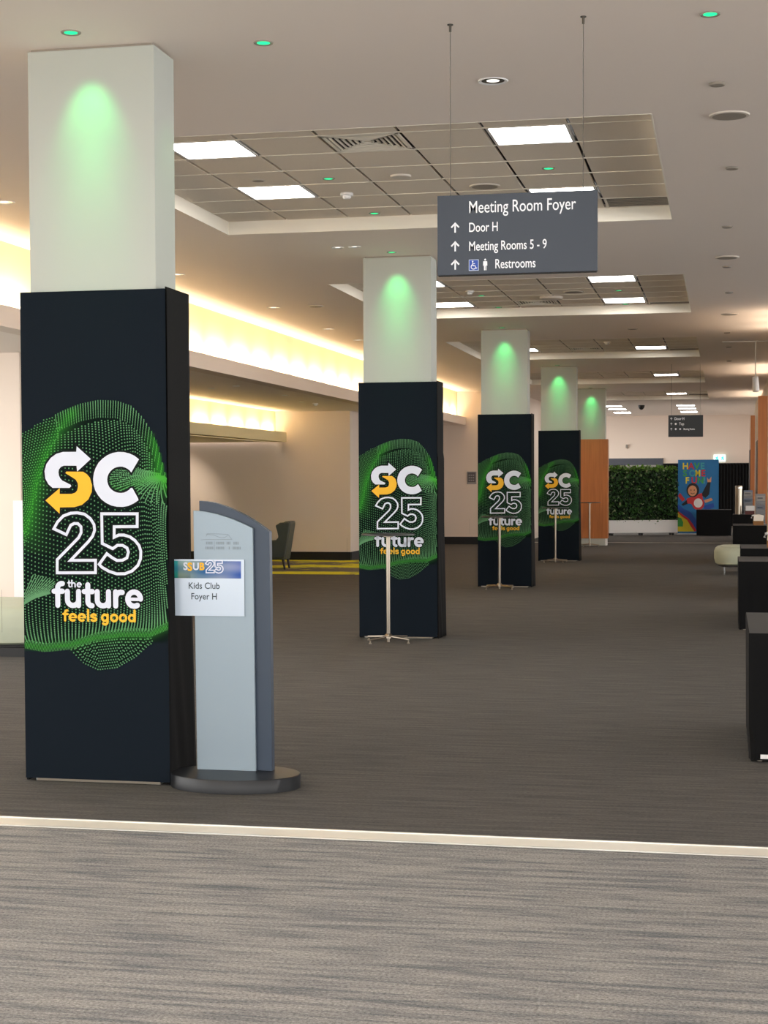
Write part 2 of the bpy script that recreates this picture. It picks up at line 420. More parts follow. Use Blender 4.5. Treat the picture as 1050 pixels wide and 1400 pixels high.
# right wall: piers, with unseen bays left open to let fill light in
rw = MB(); rw.box(.86, 1.0, 21.0, 55, 3.06, C); 
for a, b_ in ((21.0, 24.0), (30.92, 34.4), (40.15, 43.0), (46, 55)): rw.box(.86, 1.0, a, b_, 0, 3.06)
struct(rw.build('wall_right', M_wall), 'right wall with bays left open for fill light between its wood ended piers')
for i, (a, b_) in enumerate(((21.0, 24.0), (30.92, 34.4), (40.15, 43.0))):
    o = MB().box(.58, .86, a+.02, b_, 0, 3.04).build('wall_pier', M_wall)
    struct(o, f'{["nearest","middle","farthest"][i]} white pier on the right with an orange wood end')
    MB().box(.576, .86, a, a+.02, 0, 3.05).build('wood_end_panel', M_wood, o)
    MB().box(.572, .58, a+.3, min(a+2.1, b_-.2), .0, 2.25).build('dark_door', mat('dark_wood', (62, 34, 20), .5), o)
    for q in range(3 if b_-a > 2 else 1):
        MB().box(.62, .80, a+.3+q*1.0, a+.9+q*1.0, 3.04, 3.07).build('fill_strip', M_fix, o)  # unseen strip added on the pier top below the fill light
        arealight('pier_fill_light', (.71, a+.6+q*1.0, 3.08), .15, .55, 2.2, (1., .84, .66), (math.pi, 0, 0), o)  # added fill light, out of view, to brighten the ceiling
    MB().box(.566, .574, a+.32, a+.38, .95, 1.15).build('door_handle', M_metal, o)
# ------------------------------------------------------------------ pillars
PY = [7.704, 15.41, 23.145, 30.85, 38.445]
XS = [0, 0, 0, 0, .0]
ORD = ['nearest', 'second', 'third', 'fourth', 'fifth']
for i, y in enumerate(PY):
    o = MB().box(-3.404, -2.743, y, y+.2945, 0, C-.012).build('pillar', M_pill, bevel=.004)
    struct(o, f'{ORD[i]} rectangular white pillar in the row, washed with green light at its top')
    MB().box(-3.39, -2.757, y+.012, y+.28, C-.012, C).build('shadow_gap', M_fixg, o)
o = MB().box(-5.35, -4.95, 46.3, 46.7, 0, C).build('pillar', M_pill); struct(o, 'distant slim pillar glimpsed between the third and fourth black towers')
# ------------------------------------------------------------------ printed column towers
WHITE = [(-0.089, 1.683), (-0.015, 1.619), (-0.088, 1.557), (-0.091, 1.586), (-0.157, 1.587), (-0.173, 1.581), (-0.184, 1.569), (-0.187, 1.555), (-0.185, 1.539), (-0.179, 1.525), (-0.168, 1.513), (-0.124, 1.492), (-0.12, 1.485), (-0.129, 1.476), (-0.219, 1.476), (-0.241, 1.494), (-0.257, 1.522), (-0.261, 1.56), (-0.251, 1.595), (-0.227, 1.626), (-0.197, 1.646), (-0.162, 1.655), (-0.092, 1.655)]
YEL = [(-0.181, 1.475), (-0.258, 1.414), (-0.184, 1.348), (-0.182, 1.379), (-0.105, 1.38), (-0.065, 1.391), (-0.03, 1.419), (-0.012, 1.456), (-0.01, 1.489), (-0.021, 1.526), (-0.036, 1.543), (-0.056, 1.556), (-0.145, 1.557), (-0.151, 1.55), (-0.118, 1.531), (-0.096, 1.517), (-0.085, 1.498), (-0.084, 1.482), (-0.089, 1.463), (-0.099, 1.452), (-0.119, 1.446), (-0.182, 1.446)]
TWO = [(-0.215, 1.272), (-0.195, 1.306), (-0.164, 1.336), (-0.125, 1.35), (-0.09, 1.352), (-0.051, 1.345), (-0.021, 1.323), (-0.002, 1.294), (0.001, 1.265), (-0.01, 1.236), (-0.034, 1.207), (-0.128, 1.115), (0.004, 1.116), (0.003, 1.054), (-0.2, 1.052), (-0.199, 1.118), (-0.084, 1.228), (-0.07, 1.254), (-0.071, 1.283), (-0.087, 1.298), (-0.106, 1.299), (-0.125, 1.29), (-0.149, 1.243)]
FIVE = [(0.039, 1.347), (0.225, 1.347), (0.224, 1.284), (0.104, 1.283), (0.103, 1.231), (0.128, 1.242), (0.155, 1.242), (0.186, 1.233), (0.212, 1.215), (0.233, 1.19), (0.242, 1.161), (0.24, 1.124), (0.226, 1.092), (0.195, 1.064), (0.157, 1.05), (0.115, 1.049), (0.073, 1.062), (0.038, 1.081), (0.023, 1.096), (0.064, 1.149), (0.089, 1.131), (0.116, 1.116), (0.146, 1.117), (0.169, 1.129), (0.177, 1.157), (0.17, 1.178), (0.147, 1.191), (0.12, 1.191), (0.095, 1.174), (0.04, 1.2)]
CEE = [(0.237, 1.616), (0.214, 1.633), (0.187, 1.645), (0.158, 1.652), (0.128, 1.653), (0.099, 1.648), (0.071, 1.637), (0.046, 1.62), (0.025, 1.6), (0.01, 1.575), (0.0, 1.548), (-0.004, 1.52), (-0.002, 1.491), (0.006, 1.464), (0.021, 1.439), (0.04, 1.417), (0.064, 1.4), (0.091, 1.388), (0.12, 1.382), (0.15, 1.381), (0.179, 1.386), (0.207, 1.398), (0.232, 1.414), (0.231, 1.422), (0.201, 1.475), (0.193, 1.475), (0.183, 1.465), (0.171, 1.458), (0.157, 1.452), (0.143, 1.45), (0.129, 1.451), (0.115, 1.454), (0.102, 1.46), (0.091, 1.468), (0.081, 1.479), (0.075, 1.491), (0.071, 1.504), (0.07, 1.518), (0.072, 1.531), (0.077, 1.544), (0.085, 1.555), (0.095, 1.565), (0.107, 1.573), (0.121, 1.578), (0.135, 1.58), (0.149, 1.58), (0.163, 1.576), (0.176, 1.57), (0.187, 1.562), (0.196, 1.551)]
TOP = [(-0.377, 1.751), (-0.263, 1.812), (-0.165, 1.858), (-0.068, 1.893), (0.028, 1.91), (0.124, 1.905), (0.2, 1.879), (0.256, 1.824), (0.305, 1.752), (0.335, 1.68), (0.364, 1.572), (0.393, 1.471)]
BOT = [(-0.384, 0.664), (-0.277, 0.658), (-0.141, 0.675), (-0.121, 0.65), (-0.064, 0.596), (0.013, 0.564), (0.11, 0.577), (0.206, 0.63), (0.283, 0.697), (0.386, 0.713)]
F1 = [(-0.115, 1.843), (-0.186, 1.757), (-0.257, 1.63), (-0.306, 1.502), (-0.339, 1.356), (-0.364, 1.264)]
F2 = [(0.32, 1.716), (0.334, 1.626), (0.356, 1.536), (0.393, 1.464)]
F3 = [(-0.383, 0.686), (-0.277, 0.673), (-0.14, 0.69), (-0.004, 0.729), (0.131, 0.745), (0.284, 0.748), (0.387, 0.796)]
F4 = [(0.081, 1.483), (0.138, 1.457), (0.234, 1.5), (0.33, 1.536)]
def interp(tab, x):
    if x <= tab[0][0]: return tab[0][1]
    for (a, b), (c, d) in zip(tab, tab[1:]):
        if x <= c:
            u = (x-a)/(c-a); return b+(d-b)*u
    return tab[-1][1]
F1Z = sorted([(z, x) for x, z in F1])
def dist(pl, x, z):
    best = 9
    for (a, b), (c, d) in zip(pl, pl[1:]):
        L2 = (c-a)**2+(d-b)**2; u = max(0, min(1, ((x-a)*(c-a)+(z-b)*(d-b))/L2))
        best = min(best, math.hypot(x-a-u*(c-a), z-b-u*(d-b)))
    return best
def glow(x, z):
    g = .85*math.exp(-(dist(F1, x, z)/.045)**1.3)
    g += 1.0*math.exp(-(dist(F2, x, z)/.04)**1.3)
    g += .9*math.exp(-(dist(F3, x, z)/.022)**1.3)
    g += .45*math.exp(-(dist(F4, x, z)/.04)**1.3)
    if x < -.2 and z > 1.15: g += .22*min(1, (-.2-x)/.1)
    return min(1, g)
NAVY = (.0062, .0102, .0160)
HW = .3815        # half width of a tower
def front_print():
    b = MB(); nx, nz = 64, 150; z0, z1 = 0., 2.45
    for j in range(nz+1):
        for i in range(nx+1):
            x = -HW+2*HW*i/nx; z = z0+(z1-z0)*j/nz
            t_, b_ = interp(TOP, x), interp(BOT, x)
            w = max(0, min(1, (t_-z)/.012))*max(0, min(1, (z-b_)/.012))
            g = glow(x, z)
            ins = (.001+.016*g, .0065+.13*g**1.6, .0045+.012*g)
            c = tuple(NAVY[q]*(1-w)+ins[q]*w for q in range(3))
            b.v.append((x, 0, max(z, .016))); b.c.append(c)
    for j in range(nz):
        for i in range(nx):
            a = j*(nx+1)+i; b.f.append((a, a+1, a+nx+2, a+nx+1))
    return b
def dots():
    b = MB(); Y = -.0008
    def dot(x, z, r, el=1., ang=0.):
        if abs(x) > HW-.004: return
        if z > interp(TOP, x)+.004 or z < interp(BOT, x)-.004: return
        g = glow(x, z); ca, sa = math.cos(ang), math.sin(ang)
        c = (.11-.05*g, .27+.08*g, .13-.09*g)
        P = []
        for dx, dz in ((-r, -r*el), (r, -r*el), (r, r*el), (-r, r*el)): P.append((x+dx*ca-dz*sa, Y, z+dx*sa+dz*ca))
        b.quad(*P, col=c)
    # main sheet: columns falling from the crest, dense at both ends
    for i in range(-3, 52):
        x0 = -HW+2*HW*(i+.5)/46
        for j in range(0, 84):
            v = (j+.5*(i % 2))/84
            h = v-.72/(2*math.pi)*math.sin(2*math.pi*v)
            x = x0+.035*math.sin(math.pi*v)*math.sin(x0*6+1.)-.03*v*(1-v)*4*(x0 > .15)*(x0-.15)*4+.028*math.sin(2*math.pi*v)*(-x0*1.2)
            t_, b_ = interp(TOP, x0), interp(F3, x0)
            z = t_-(t_-b_)*h+.016*math.sin(9*x0+4*v)*math.sin(math.pi*v)
            if x < interp(F1Z, z)-.0 and z > 1.27: continue
            if v < .2 and x0 > -.19: continue
            if z < interp(F3, x)+.02: continue
            e = 1.
            dot(x, z, .0032 if 0.12 < v < .9 else .0027, e)
    # crest streaks
    for i in range(44):
        x0 = -.2+.57*i/43; t_ = interp(TOP, x0)
        lean = (x0-.03)*.22
        for q in range(7):
            dot(x0-lean*q*.016*2, t_-.006-q*.0125, .0021*(1-.04*q), 3.2, lean*.6)
    # left swirl: arcs round a point off the left edge
    for i in range(34):
        r = .05+i*.0125
        for j in range(int(14+r*130)):
            a = math.radians(-75+160*j/int(14+r*130))
            x = -.47+r*math.cos(a)*.9; z = 1.44+r*math.sin(a)*1.05
            if x < interp(F1Z, z)+.01 and z > 1.2: dot(x, z, .0026, 1.2, a)
    # right fold fan into the letter C
    for i in range(26):
        a0 = math.radians(150+i*5.6)
        for j in range(26):
            r = .02+j*.0105
            x = .36+r*math.cos(a0+.5*r)*1.15; z = 1.56+r*math.sin(a0+.5*r)*.5-.02
            if z < 1.60: dot(x, z, .0024, 1.8, a0+math.pi/2)
    # small left fan low down
    for i in range(16):
        a0 = math.radians(62-i*3.2)
        for j in range(20): dot(-.43+(.05+.0085*j)*math.cos(a0)*1.+i*.004, .86+(.02+.0095*j)*math.sin(a0)+i*.004, .0022, 2.6, a0-math.pi/2)
    # bottom band streaks and lobe
    for i in range(92):
        x0 = -HW+2*HW*i/91; z = interp(F3, x0)
        for q in range(5): dot(x0+.003*q, z-.012+q*.009+.006*math.sin(x0*9), .0013, 3.4, -.2)
    for i in range(34):
        x0 = -.13+.42*i/33; b_ = interp(BOT, x0); t_ = interp(F3, x0)-.012
        n = max(1, int((t_-b_)/.0135))
        for j in range(n): dot(x0+.006*(j % 2), b_+.006+(t_-b_)*j/n, .0031)
    return b
# hand drawn rounded bold letters: strokes in a unit box (x height 1, ascender 1.42)
def arc(cx, cz, rx, rz, a0, a1, n=10):
    return [(cx+rx*math.cos(math.radians(a0+(a1-a0)*i/n)), cz+rz*math.sin(math.radians(a0+(a1-a0)*i/n))) for i in range(n+1)]
GL = {
 't': (.62, [[(.28, 1.28), (.28, .32)]+arc(.50, .32, .22, .22, 180, 270, 5), [(.08, .9), (.52, .9)]]),
 'h': (.98, [[(.16, 1.42), (.16, .1)], [(.16, .55)]+arc(.46, .58, .28, .32, 170, 0, 8)+[(.74, .1)]]),
 'e': (.98, [arc(.48, .5, .34, .4, 2, 300, 18), 'thin', [(.22, .49), (.80, .49)]]),
 'f': (.62, [[(.26, .1), (.26, 1.05)]+arc(.50, 1.08, .24, .26, 180, 85, 6), [(.06, .9), (.52, .9)]]),
 'u': (.98, [[(.16, .9), (.16, .42)]+arc(.46, .42, .30, .32, 180, 360, 10)+[(.76, .9)], [(.76, .5), (.76, .1)]]),
 'r': (.66, [[(.16, .9), (.16, .1)], [(.16, .5)]+arc(.44, .52, .28, .36, 175, 75, 6)]),
 'l': (.36, [[(.18, 1.42), (.18, .1)]]),
 's': (.82, [arc(.42, .70, .25, .2, 30, 200, 8)+[(.36, .54), (.5, .48)]+arc(.42, .30, .26, .2, 60, -150, 10)]),
 'g': (.98, [arc(.46, .5, .30, .38, 0, 360, 18), [(.76, .9), (.76, -.02)]+arc(.48, -.02, .28, .3, 0, -140, 8)]),
 'o': (.96, [arc(.48, .5, .32, .4, 0, 360, 18)]),
 'd': (.98, [arc(.46, .5, .30, .38, 0, 360, 18), [(.76, 1.42), (.76, .1)]]),
 ' ': (.34, []),
}
def word(b, s, x0, x1, zbase, xh, wt, y):
    tot = sum(GL[c][0] for c in s); k = (x1-x0)/tot
    X = x0
    wt0 = wt
    for c in s:
        w, st = GL[c]; wt = wt0
        for l in st:
            if l == 'thin': wt = wt0*.62; continue
            pts = [(X+px*k, zbase+(pz-.1)/.8*(xh-wt0)+wt0/2) for px, pz in l]
            b.ribbon(pts, wt, y, closed=False)
            for p in (pts[0], pts[-1]): b.disc(p[0], p[1], wt/2, y+.00001, 10)
        X += w*k
    return b
shared = {}
def tower(i, y0, full=True):
    x0, x1, h, d = -HW, HW, 2.452, .357
    root = empty('printed_column_wrap', (-3.07, y0, 0), 0,
        f'{ORD[i]} tall black square tower round a pillar, printed with SC 25 and green dot waves', 'display stand', 'black printed towers round the pillars')
    if not shared:
        shared['front'] = front_print().mesh('front_print', M_vcol)
        shared['dots'] = dots().mesh('dot_wave_print', M_vcol)
        hb = MB()
        for L in (WHITE, YEL, CEE): hb.ribbon(L, .020, -.0012)
        for L in (TWO, FIVE): hb.ribbon(L, .030, -.0012)
        word(hb, 'future', -.226, .256, .871, .107, .040, -.0012)
        word(hb, 'the', -.148, -.066, .974, .031, .018, -.0012)
        word(hb, 'feelsgood', -.5, -.5, .8, .1, .001, -.0012)
        shared['halo'] = hb.mesh('dark_outline_print', M_ph)
        shared['w'] = MB().poly(WHITE, -.0018).mesh('white_arrow_print', M_pw)
        shared['y'] = MB().poly(YEL, -.0018).mesh('yellow_arrow_print', M_py)
        shared['c'] = MB().poly(CEE, -.0018).mesh('letter_c_print', M_pw)
        shared['n'] = MB().ribbon(TWO, .0145, -.0018).ribbon(FIVE, .0145, -.0018).mesh('number_print', M_pw)
        fb = MB(); word(fb, 'future', -.224, .254, .876, .097, .0265, -.0018); word(fb, 'the', -.146, -.069, .979, .027, .0075, -.0018)
        shared['f'] = fb.mesh('future_lettering', M_pw)
        gb = MB(); word(gb, 'feels good', -.173, .217, .808, .044, .0118, -.0018)
        shared['g'] = gb.mesh('feels_good_lettering', M_py)
    b = MB(); b.box(x0, x1, .0015, .012, .016, h-.004)
    b.box(x0, x0+.012, .012, d, .004, h); b.box(x0+.012, x1-.012, d-.012, d, .004, h)
    b.box(x0+.012, x1-.012, .012, .02, h-.006, h)
    b.build('cover_frame', M_black, root)
    # right hand cloth side with soft folds towards the foot
    cb_ = MB(); ny, nz = 14, 40
    sd = i*1.7
    for j in range(nz+1):
        z = .004+(h+.004)*j/nz; q = max(0, 1-z/1.1)
        for k in range(ny+1):
            yy = .0+d*k/ny
            off = .004+.012*q*math.sin(7*k/ny+sd+z*3.5)**2*math.sin(math.pi*min(1, k/ny*1.2+.05))+.02*q*(k/ny)**2
            if i == 1 and z < 1.75: off += .008
            cb_.v.append((x1-.004+off, yy, z)); cb_.c.append(None)
    for j in range(nz):
        for k in range(ny):
            a = j*(ny+1)+k; cb_.f.append((a, a+1, a+ny+2, a+ny+1))
    o = cb_.build('side_cloth', M_black, root, smooth=True)
    md = o.modifiers.new('s', 'SOLIDIFY'); md.thickness = .003; md.offset = -1
    MB().box(x0+.06, x1-.05, .003, .0115, .004, .0155).build('foot_gap_strip', M_metal, root)  # added strip that draws the light line in the gap under the front
    for key, nm in (('front', 'front_print'), ('dots', 'dot_wave_print'), ('halo', 'dark_outline_print'), ('w', 'white_arrow_print'), ('y', 'yellow_arrow_print'), ('c', 'letter_c_print'), ('n', 'number_print'), ('f', 'future_lettering'), ('g', 'feels_good_lettering')):
        o = bpy.data.objects.new(nm, shared[key]); COL.objects.link(o); o.parent = root
        if key in ('dots', 'halo'): o['kind'] = 'stuff'
    return root
BY = [7.69, 15.40, 23.135, 30.84]
for i, y in enumerate(BY): tower(i, y-.002)
# fifth pillar: orange wood cladding
wc = empty('wood_column_cladding', (-3.07, 38.43, 0), 0, 'orange wood veneer box round the fifth pillar, raised on white blocks', 'display stand')
b = MB(); b.box(-.385, .385, 0, .012, .165, 2.475); b.box(-.385, -.373, .012, .36, .165, 2.475); b.box(.373, .385, .012, .36, .165, 2.475); b.box(-.373, .373, .348, .36, .165, 2.475)
b.build('wood_panel', M_wood, wc)
b = MB(); b.box(-.36, .36, .03, .045, 0, .165); b.box(-.36, -.34, .045, .33, 0, .165); b.box(.34, .36, .045, .33, 0, .165)
b.build('white_plinth', M_white, wc)
# ------------------------------------------------------------------ high tables
def bar_table(x, y, rot, label, first=None):
    if first:
        o = copy_tree(first)
    else:
        o = empty('high_bar_table')
        MB().lathe([(.245, 0), (.25, .004), (.25, .014), (.245, .018)], (0, 0, 1.0), 40).build('table_top', M_dtop, o, smooth=True)
        MB().lathe([(.019, .055), (.019, .985), (.05, .99), (.05, 1.0)], (0, 0, 0), 16).build('pole', M_metal, o, smooth=True)
        MB().lathe([(.045, .035), (.045, .055), (.03, .075), (.024, .08)], (0, 0, 0), 16).build('hub', M_metal, o, smooth=True)
        MB().lathe([(.014, 0), (.014, .035)], (0, 0, 0), 10).build('hub_foot', M_metal, o, smooth=True)
        for k in range(4):
            a = math.pi/4+k*math.pi/2
            lg = MB().tube([(.03*math.cos(a), .03*math.sin(a), .05), (.26*math.cos(a), .26*math.sin(a), .036)], [.013, .009], 8).build('leg', M_metal, o, smooth=True)
            MB().lathe([(.014, 0), (.014, .008), (.007, .012), (.007, .034)], (.25*math.cos(a), .25*math.sin(a), 0), 10).build('foot', M_metal, lg, smooth=True)
    o.location = (x, y, 0); o.rotation_euler = (0, 0, rot)
    return tag(o, label, 'table', 'round high bar tables in front of the pillars')
t0 = bar_table(-3.09, 15.03, .25, 'round high bar table with steel pole before the second black tower')
bar_table(-3.09, 22.75, .1, 'round high bar table with steel pole before the third black tower', t0)
bar_table(-3.09, 30.45, -.1, 'round high bar table with steel pole before the fourth black tower', t0)
bar_table(-3.07, 38.0, .3, 'round high bar table with steel pole before the orange wood column box', t0)
# ------------------------------------------------------------------ kiosk
kc = (-2.368, 7.745)
K = empty('sign_kiosk', (kc[0], kc[1], 0), 0, 'grey and dark blue floor standing kiosk with a curved top on a round black base', 'sign stand')
MB().lathe([(.310, 0), (.328, .001), (.328, .064), (.324, .068)], (0, 0, 0), 64, 1.0, .70).build('base', M_kbase, K, smooth=True)
tilt = empty('tmp')
def curve_top(x0, x1, za, zb, n=12):   # from left za (flat) to right zb, convex
    return [(x0+(x1-x0)*i/n, za-(za-zb)*((i/n)**1.75)) for i in range(n+1)]
def lx(px): return px-kc[0]
pts = [(lx(-2.580), .068), (lx(-2.276), .068)]+curve_top(lx(-2.590), lx(-2.284), 1.361, 1.274)[::-1]
MB().poly(pts, .045, .063).build('front_panel', M_kgrey, K, bevel=.0015)
pts = [(lx(-2.560), .068), (lx(-2.198), .068)]+curve_top(lx(-2.566), lx(-2.205), 1.410, 1.256)[::-1]
MB().poly(pts, .067, .115).build('body', M_kblue, K, bevel=.0015)
bpy.data.objects.remove(tilt)
# etched mark on the front panel: skyline outline and two worn rows of tiny characters
em = mat('etched_grey', (118, 130, 138), .5)
eb = MB(); yk = .0442
def kp(px, pz): return ((px-305.5)/2243*7.79/.979, 1.5-(pz-657.5)/2243*7.79*1.0)
base_x = lx(-2.437)
def K2(px, pz): a, z = kp(px, pz); return (base_x+a, z+.002)
for pl in ([(273, 740), (282, 739.3), (299, 739.5), (319, 739)], [(281, 735), (283, 731), (300, 731.3), (313, 732), (318, 738.5)], [(281, 731.5), (292, 733), (303, 737), (309, 736), (313, 733)]):
    eb.ribbon([K2(*p) for p in pl], .0022, yk, closed=False)
for z0, segs in ((744.5, ((281, 290), (296, 307), (311, 317), (321, 328))), (751.5, ((280, 291), (296, 307), (314, 316), (320, 331)))):
    for a, c in segs:
        x = a
        while x < c:
            p = K2(x, z0+2); q = K2(x+1.2, z0-2)
            eb.quad((p[0], yk, p[1]), (q[0], yk, p[1]), (q[0], yk, q[1]), (p[0], yk, q[1])); x += 2.0
eb.ribbon([K2(293, 742), K2(293, 755)], .002, yk, closed=False)
eb.c = [None]*len(eb.v)
eb.build('etched_mark', em, K)
# laminated notice
A = empty('laminated_notice', (-2.5265, 7.745+.038, .0), 0, 'white laminated paper notice reading Kids Club Foyer H fixed to the grey kiosk', 'sign')
ax0, ax1, az0, az1 = -.2, .2, .838, 1.119
MB().box(ax0, ax1, 0, .003, az0, az1).build('laminate_sheet', mat('laminate_gloss', (190, 204, 220), .12, spec=.6), A)
M_txt = mat('notice_text', (30, 46, 58), .5)
# header band: blue and teal photographic blur as vertex colours
hb = MB(); nx, nz = 40, 12; hz0, hz1 = az1-.094, az1-.008
for j in range(nz+1):
    for i in range(nx+1):
        u, v = i/nx, j/nz
        g = .5+.5*math.sin(7*u+3*v)*math.cos(5*v-4*u)
        c = (.03+.22*g*(u > .1), .09+.20*g+.06*(1-u), .16+.28*u*(.4+.6*g)+.08)
        if u < .3: c = tuple(q*(.6+.8*v) for q in c)
        hb.v.append((ax0+.016+(ax1-ax0-.032)*u, -.0006, hz0+(hz1-hz0)*v)); hb.c.append(c)
for j in range(nz):
    for i in range(nx):
        a = j*(nx+1)+i; hb.f.append((a, a+1, a+nx+2, a+nx+1))
hb.build('header_picture', M_vcol, A)
wb = MB()
w2 = .24
def small(L, sx, ox, oz): return [((x)*sx+ox, (z-1.2)*sx+oz) for x, z in L]
wb.ribbon(small(TWO, .205, .045, 1.083), .0055, -.0012); wb.ribbon(small(FIVE, .205, .042, 1.083), .0055, -.0012)
wb.build('number_print', M_pw, A)
text('lettering', 'S', .052, M_pw, A, -.115, 1.067, -.0010, .95, .03)
text('lettering', 'S', .056, M_py, A, -.093, 1.063, -.0012, .95, .04)
text('lettering', 'U', .050, M_pw, A, -.066, 1.067, -.0010, .95, .03)
text('lettering', 'B', .050, M_py, A, -.032, 1.067, -.0010, .95, .04)
text('lettering', 'Kids Club', .045, M_txt, A, -.008, .973, -.0006, .92, .008, 'CENTER')
text('lettering', 'Foyer H', .045, M_txt, A, -.008, .920, -.0006, .92, .008, 'CENTER')
# ------------------------------------------------------------------ hanging signs
def arrow(b, x, z, s, y):
    w = s*.16
    b.ribbon([(x, z-s*.5), (x, z+s*.42)], w, y, closed=False)
    b.ribbon([(x-s*.40, z+s*.02), (x, z+s*.44), (x+s*.40, z+s*.02)], w, y, closed=False)
S = empty('hanging_sign', (-.9640, 7.70, 2.475), 0, 'dark slate ceiling sign on two wires reading Meeting Room Foyer', 'sign')
MB().box(-.376, .376, 0, .028, 0, .374).build('sign_panel', M_sign, S, bevel=.0015)
MB().box(-.372, .372, .003, .025, -.004, 0).build('underside_strip', M_dark, S)  # thin dark strip along the underside of the sign
for x in (-.315, .309):
    w = MB().tube([(x, .014, .374), (x, .014, C-2.475)], .0017, 6).build('wire', M_wire, S)
    MB().lathe([(.006, -.03), (.006, 0), (.014, .0), (.014, .004)], (x, .014, C-2.475-.004), 12).build('wire_anchor', M_wire, w)
def sp(px, py):   # sign-local position from the sign drawing, 230 x 130 grid
    return (-.376+(px-597)/220*.752, (376-py)/106*.374)
text('lettering', 'Meeting Room Foyer', .080, M_signw, S, -.228, .288, -.0008, .735, .004)
text('lettering', 'Door H', .062, M_signw, S, -.227, .2, -.0008, .70, .008)
text('lettering', 'Meeting Rooms 5 - 9', .062, M_signw, S, -.227, .112, -.0008, .70, .008)
text('lettering', 'Restrooms', .062, M_signw, S, -.103, .026, -.0008, .70, .008)
ab = MB()
for z in (.222, .134, .048): arrow(ab, -.291, z, .046, -.0008)
ab.build('arrow_marks', M_signw, S)
pb = MB().box(-.226, -.179, -.001, 0, .018, .07); o = pb.build('pictogram_square', mat('pictogram_border', (196, 208, 232), .5), S)
MB().box(-.2235, -.1815, -.0016, -.001, .0205, .0675).build('pictogram_field', mat('pictogram_blue', (22, 66, 160), .5), o)
wb = MB(); yq = -.0020
wb.disc(-.2075, .0605, .0036, yq); wb.ribbon([(-.2075, .056), (-.2065, .041), (-.196, .041), (-.191, .029), (-.1865, .031)], .0034, yq, closed=False)
wb.ribbon([(-.207, .051), (-.197, .0505)], .003, yq, closed=False)
wb.ribbon(arc(-.2035, .0365, .0115, .0115, 120, 350, 12), .0032, yq, closed=False)
wb.build('wheelchair_symbol', M_signw, o)
mb_ = MB(); mx = -.148
mb_.disc(mx, .068, .0046, yq); mb_.ribbon([(mx, .061), (mx, .036)], .013, yq, closed=False)
for q in (-1, 1):
    mb_.ribbon([(mx+q*.0078, .060), (mx+q*.0085, .040)], .0032, yq, closed=False)
    mb_.ribbon([(mx+q*.0033, .04), (mx+q*.0033, .018)], .0048, yq, closed=False)
mb_.build('man_symbol', M_signw, S)
S2 = empty('hanging_sign', (-.727, 30.8, 2.31), 0, 'smaller looking dark ceiling sign hanging far down the foyer before the end wall', 'sign')
MB().box(-.315, .315, 0, .028, 0, .40).build('sign_panel', mat('far_sign_grey', (36, 40, 44), .45), S2)
for x in (-.26, .26): MB().tube([(x, .014, .40), (x, .014, C-2.31)], .003, 6).build('wire', M_wire, S2)
ab = MB()
for z in (.335, .24, .145): arrow(ab, -.26, z, .045, -.001)
ab.disc(-.18, .24, .02, -.001); ab.disc(-.18, .145, .022, -.001, 4); ab.disc(-.1, .145, .02, -.001, 4)
ab.build('arrow_marks', M_signw, S2)
text('lettering', 'Door H', .07, M_signw, S2, -.205, .312, -.001, .8, .02)
text('lettering', 'Top', .07, M_signw, S2, -.12, .217, -.001, .8, .02)
text('lettering', 'Meeting Rooms', .05, M_signw, S2, -.04, .127, -.001, .65, .02)
# ------------------------------------------------------------------ ceiling fittings
def led(x, y, z, label, on=True, r=.045):
    o = empty('led_downlight', (x, y, z), 0, label, 'light', 'small green ceiling downlights')
    MB().lathe([(r*.72, -.002), (r, -.006), (r+.004, -.001), (r+.004, .0)], (0, 0, 0), 24, cap0=False, cap1=False).build('rim', M_fixg, o, smooth=True)
    MB().lathe([(r*.0, -.0015), (r*.72, -.0025)], (0, 0, 0), 24, cap0=False, cap1=False).build('lens', M_glow, o)
    return o
for x, y, z, lb in ((-3.07, 7.455, C, 'small green downlight in the ceiling just in front of the nearest pillar'), (-2.224, 7.83, C, 'small glowing green downlight to the right of the nearest pillar top'),
                    (-.08, 7.80, C, 'small glowing green downlight at the top right of the ceiling'), (-2.907, 11.98, T, 'small green downlight near the smoke detector in the nearest bay'),
                    (-2.904, 13.6, T, 'small green downlight by the far lip of the nearest bay'), (-1.263, 11.945, T, 'small green downlight between the right panel lights of the nearest bay'),
                    (-2.919, 19.87, T, 'small green downlight beside the smoke detector in the second bay'), (-2.898, 21.25, T, 'small green downlight at the left far lip of the second bay'),
                    (-1.252, 19.72, T, 'small green downlight between the right panel lights of the second bay'), (-1.263, 21.25, T, 'small green downlight behind the right panel light of the second bay'),
                    (-3.07, 15.15, C, 'small green downlight in front of the second pillar top'), (-3.07, 22.88, C, 'small green downlight in front of the third pillar top'),
                    (-3.07, 30.58, C, 'small green downlight in front of the fourth pillar top'), (-3.07, 38.18, C, 'small green downlight in front of the fifth pillar top')):
    o = led(x, y, z, lb)
GREEN_W = 11.
for i, y in enumerate(PY):
    g = GREEN_W*(1 if i == 0 else 1.15)
    spot('green_wash', (-3.07, y-.20, C-.01), (-3.07, y, C-.01-.20/math.tan(math.radians(26))), g*.95, (.08, 1., .26), math.radians(56), 1., .04)
    spot('green_wash', (-3.07, y-.20, C-.01), (-3.07, y, C-.01-.20/math.tan(math.radians(12))), g*.8, (.08, 1., .26), math.radians(30), 1., .04)
spot('green_wash_side', (-2.45, PY[0]+.2, C-.01), (-2.74, PY[0]+.2, C-1.1), 2.2, (.2, 1., .2), math.radians(60), 1., .02)
spot('green_wash_side', (-4.6, 46.4, C-.01), (-4.95, 46.4, C-1.2), 5, (.08, 1., .22), math.radians(60), 1., .02)
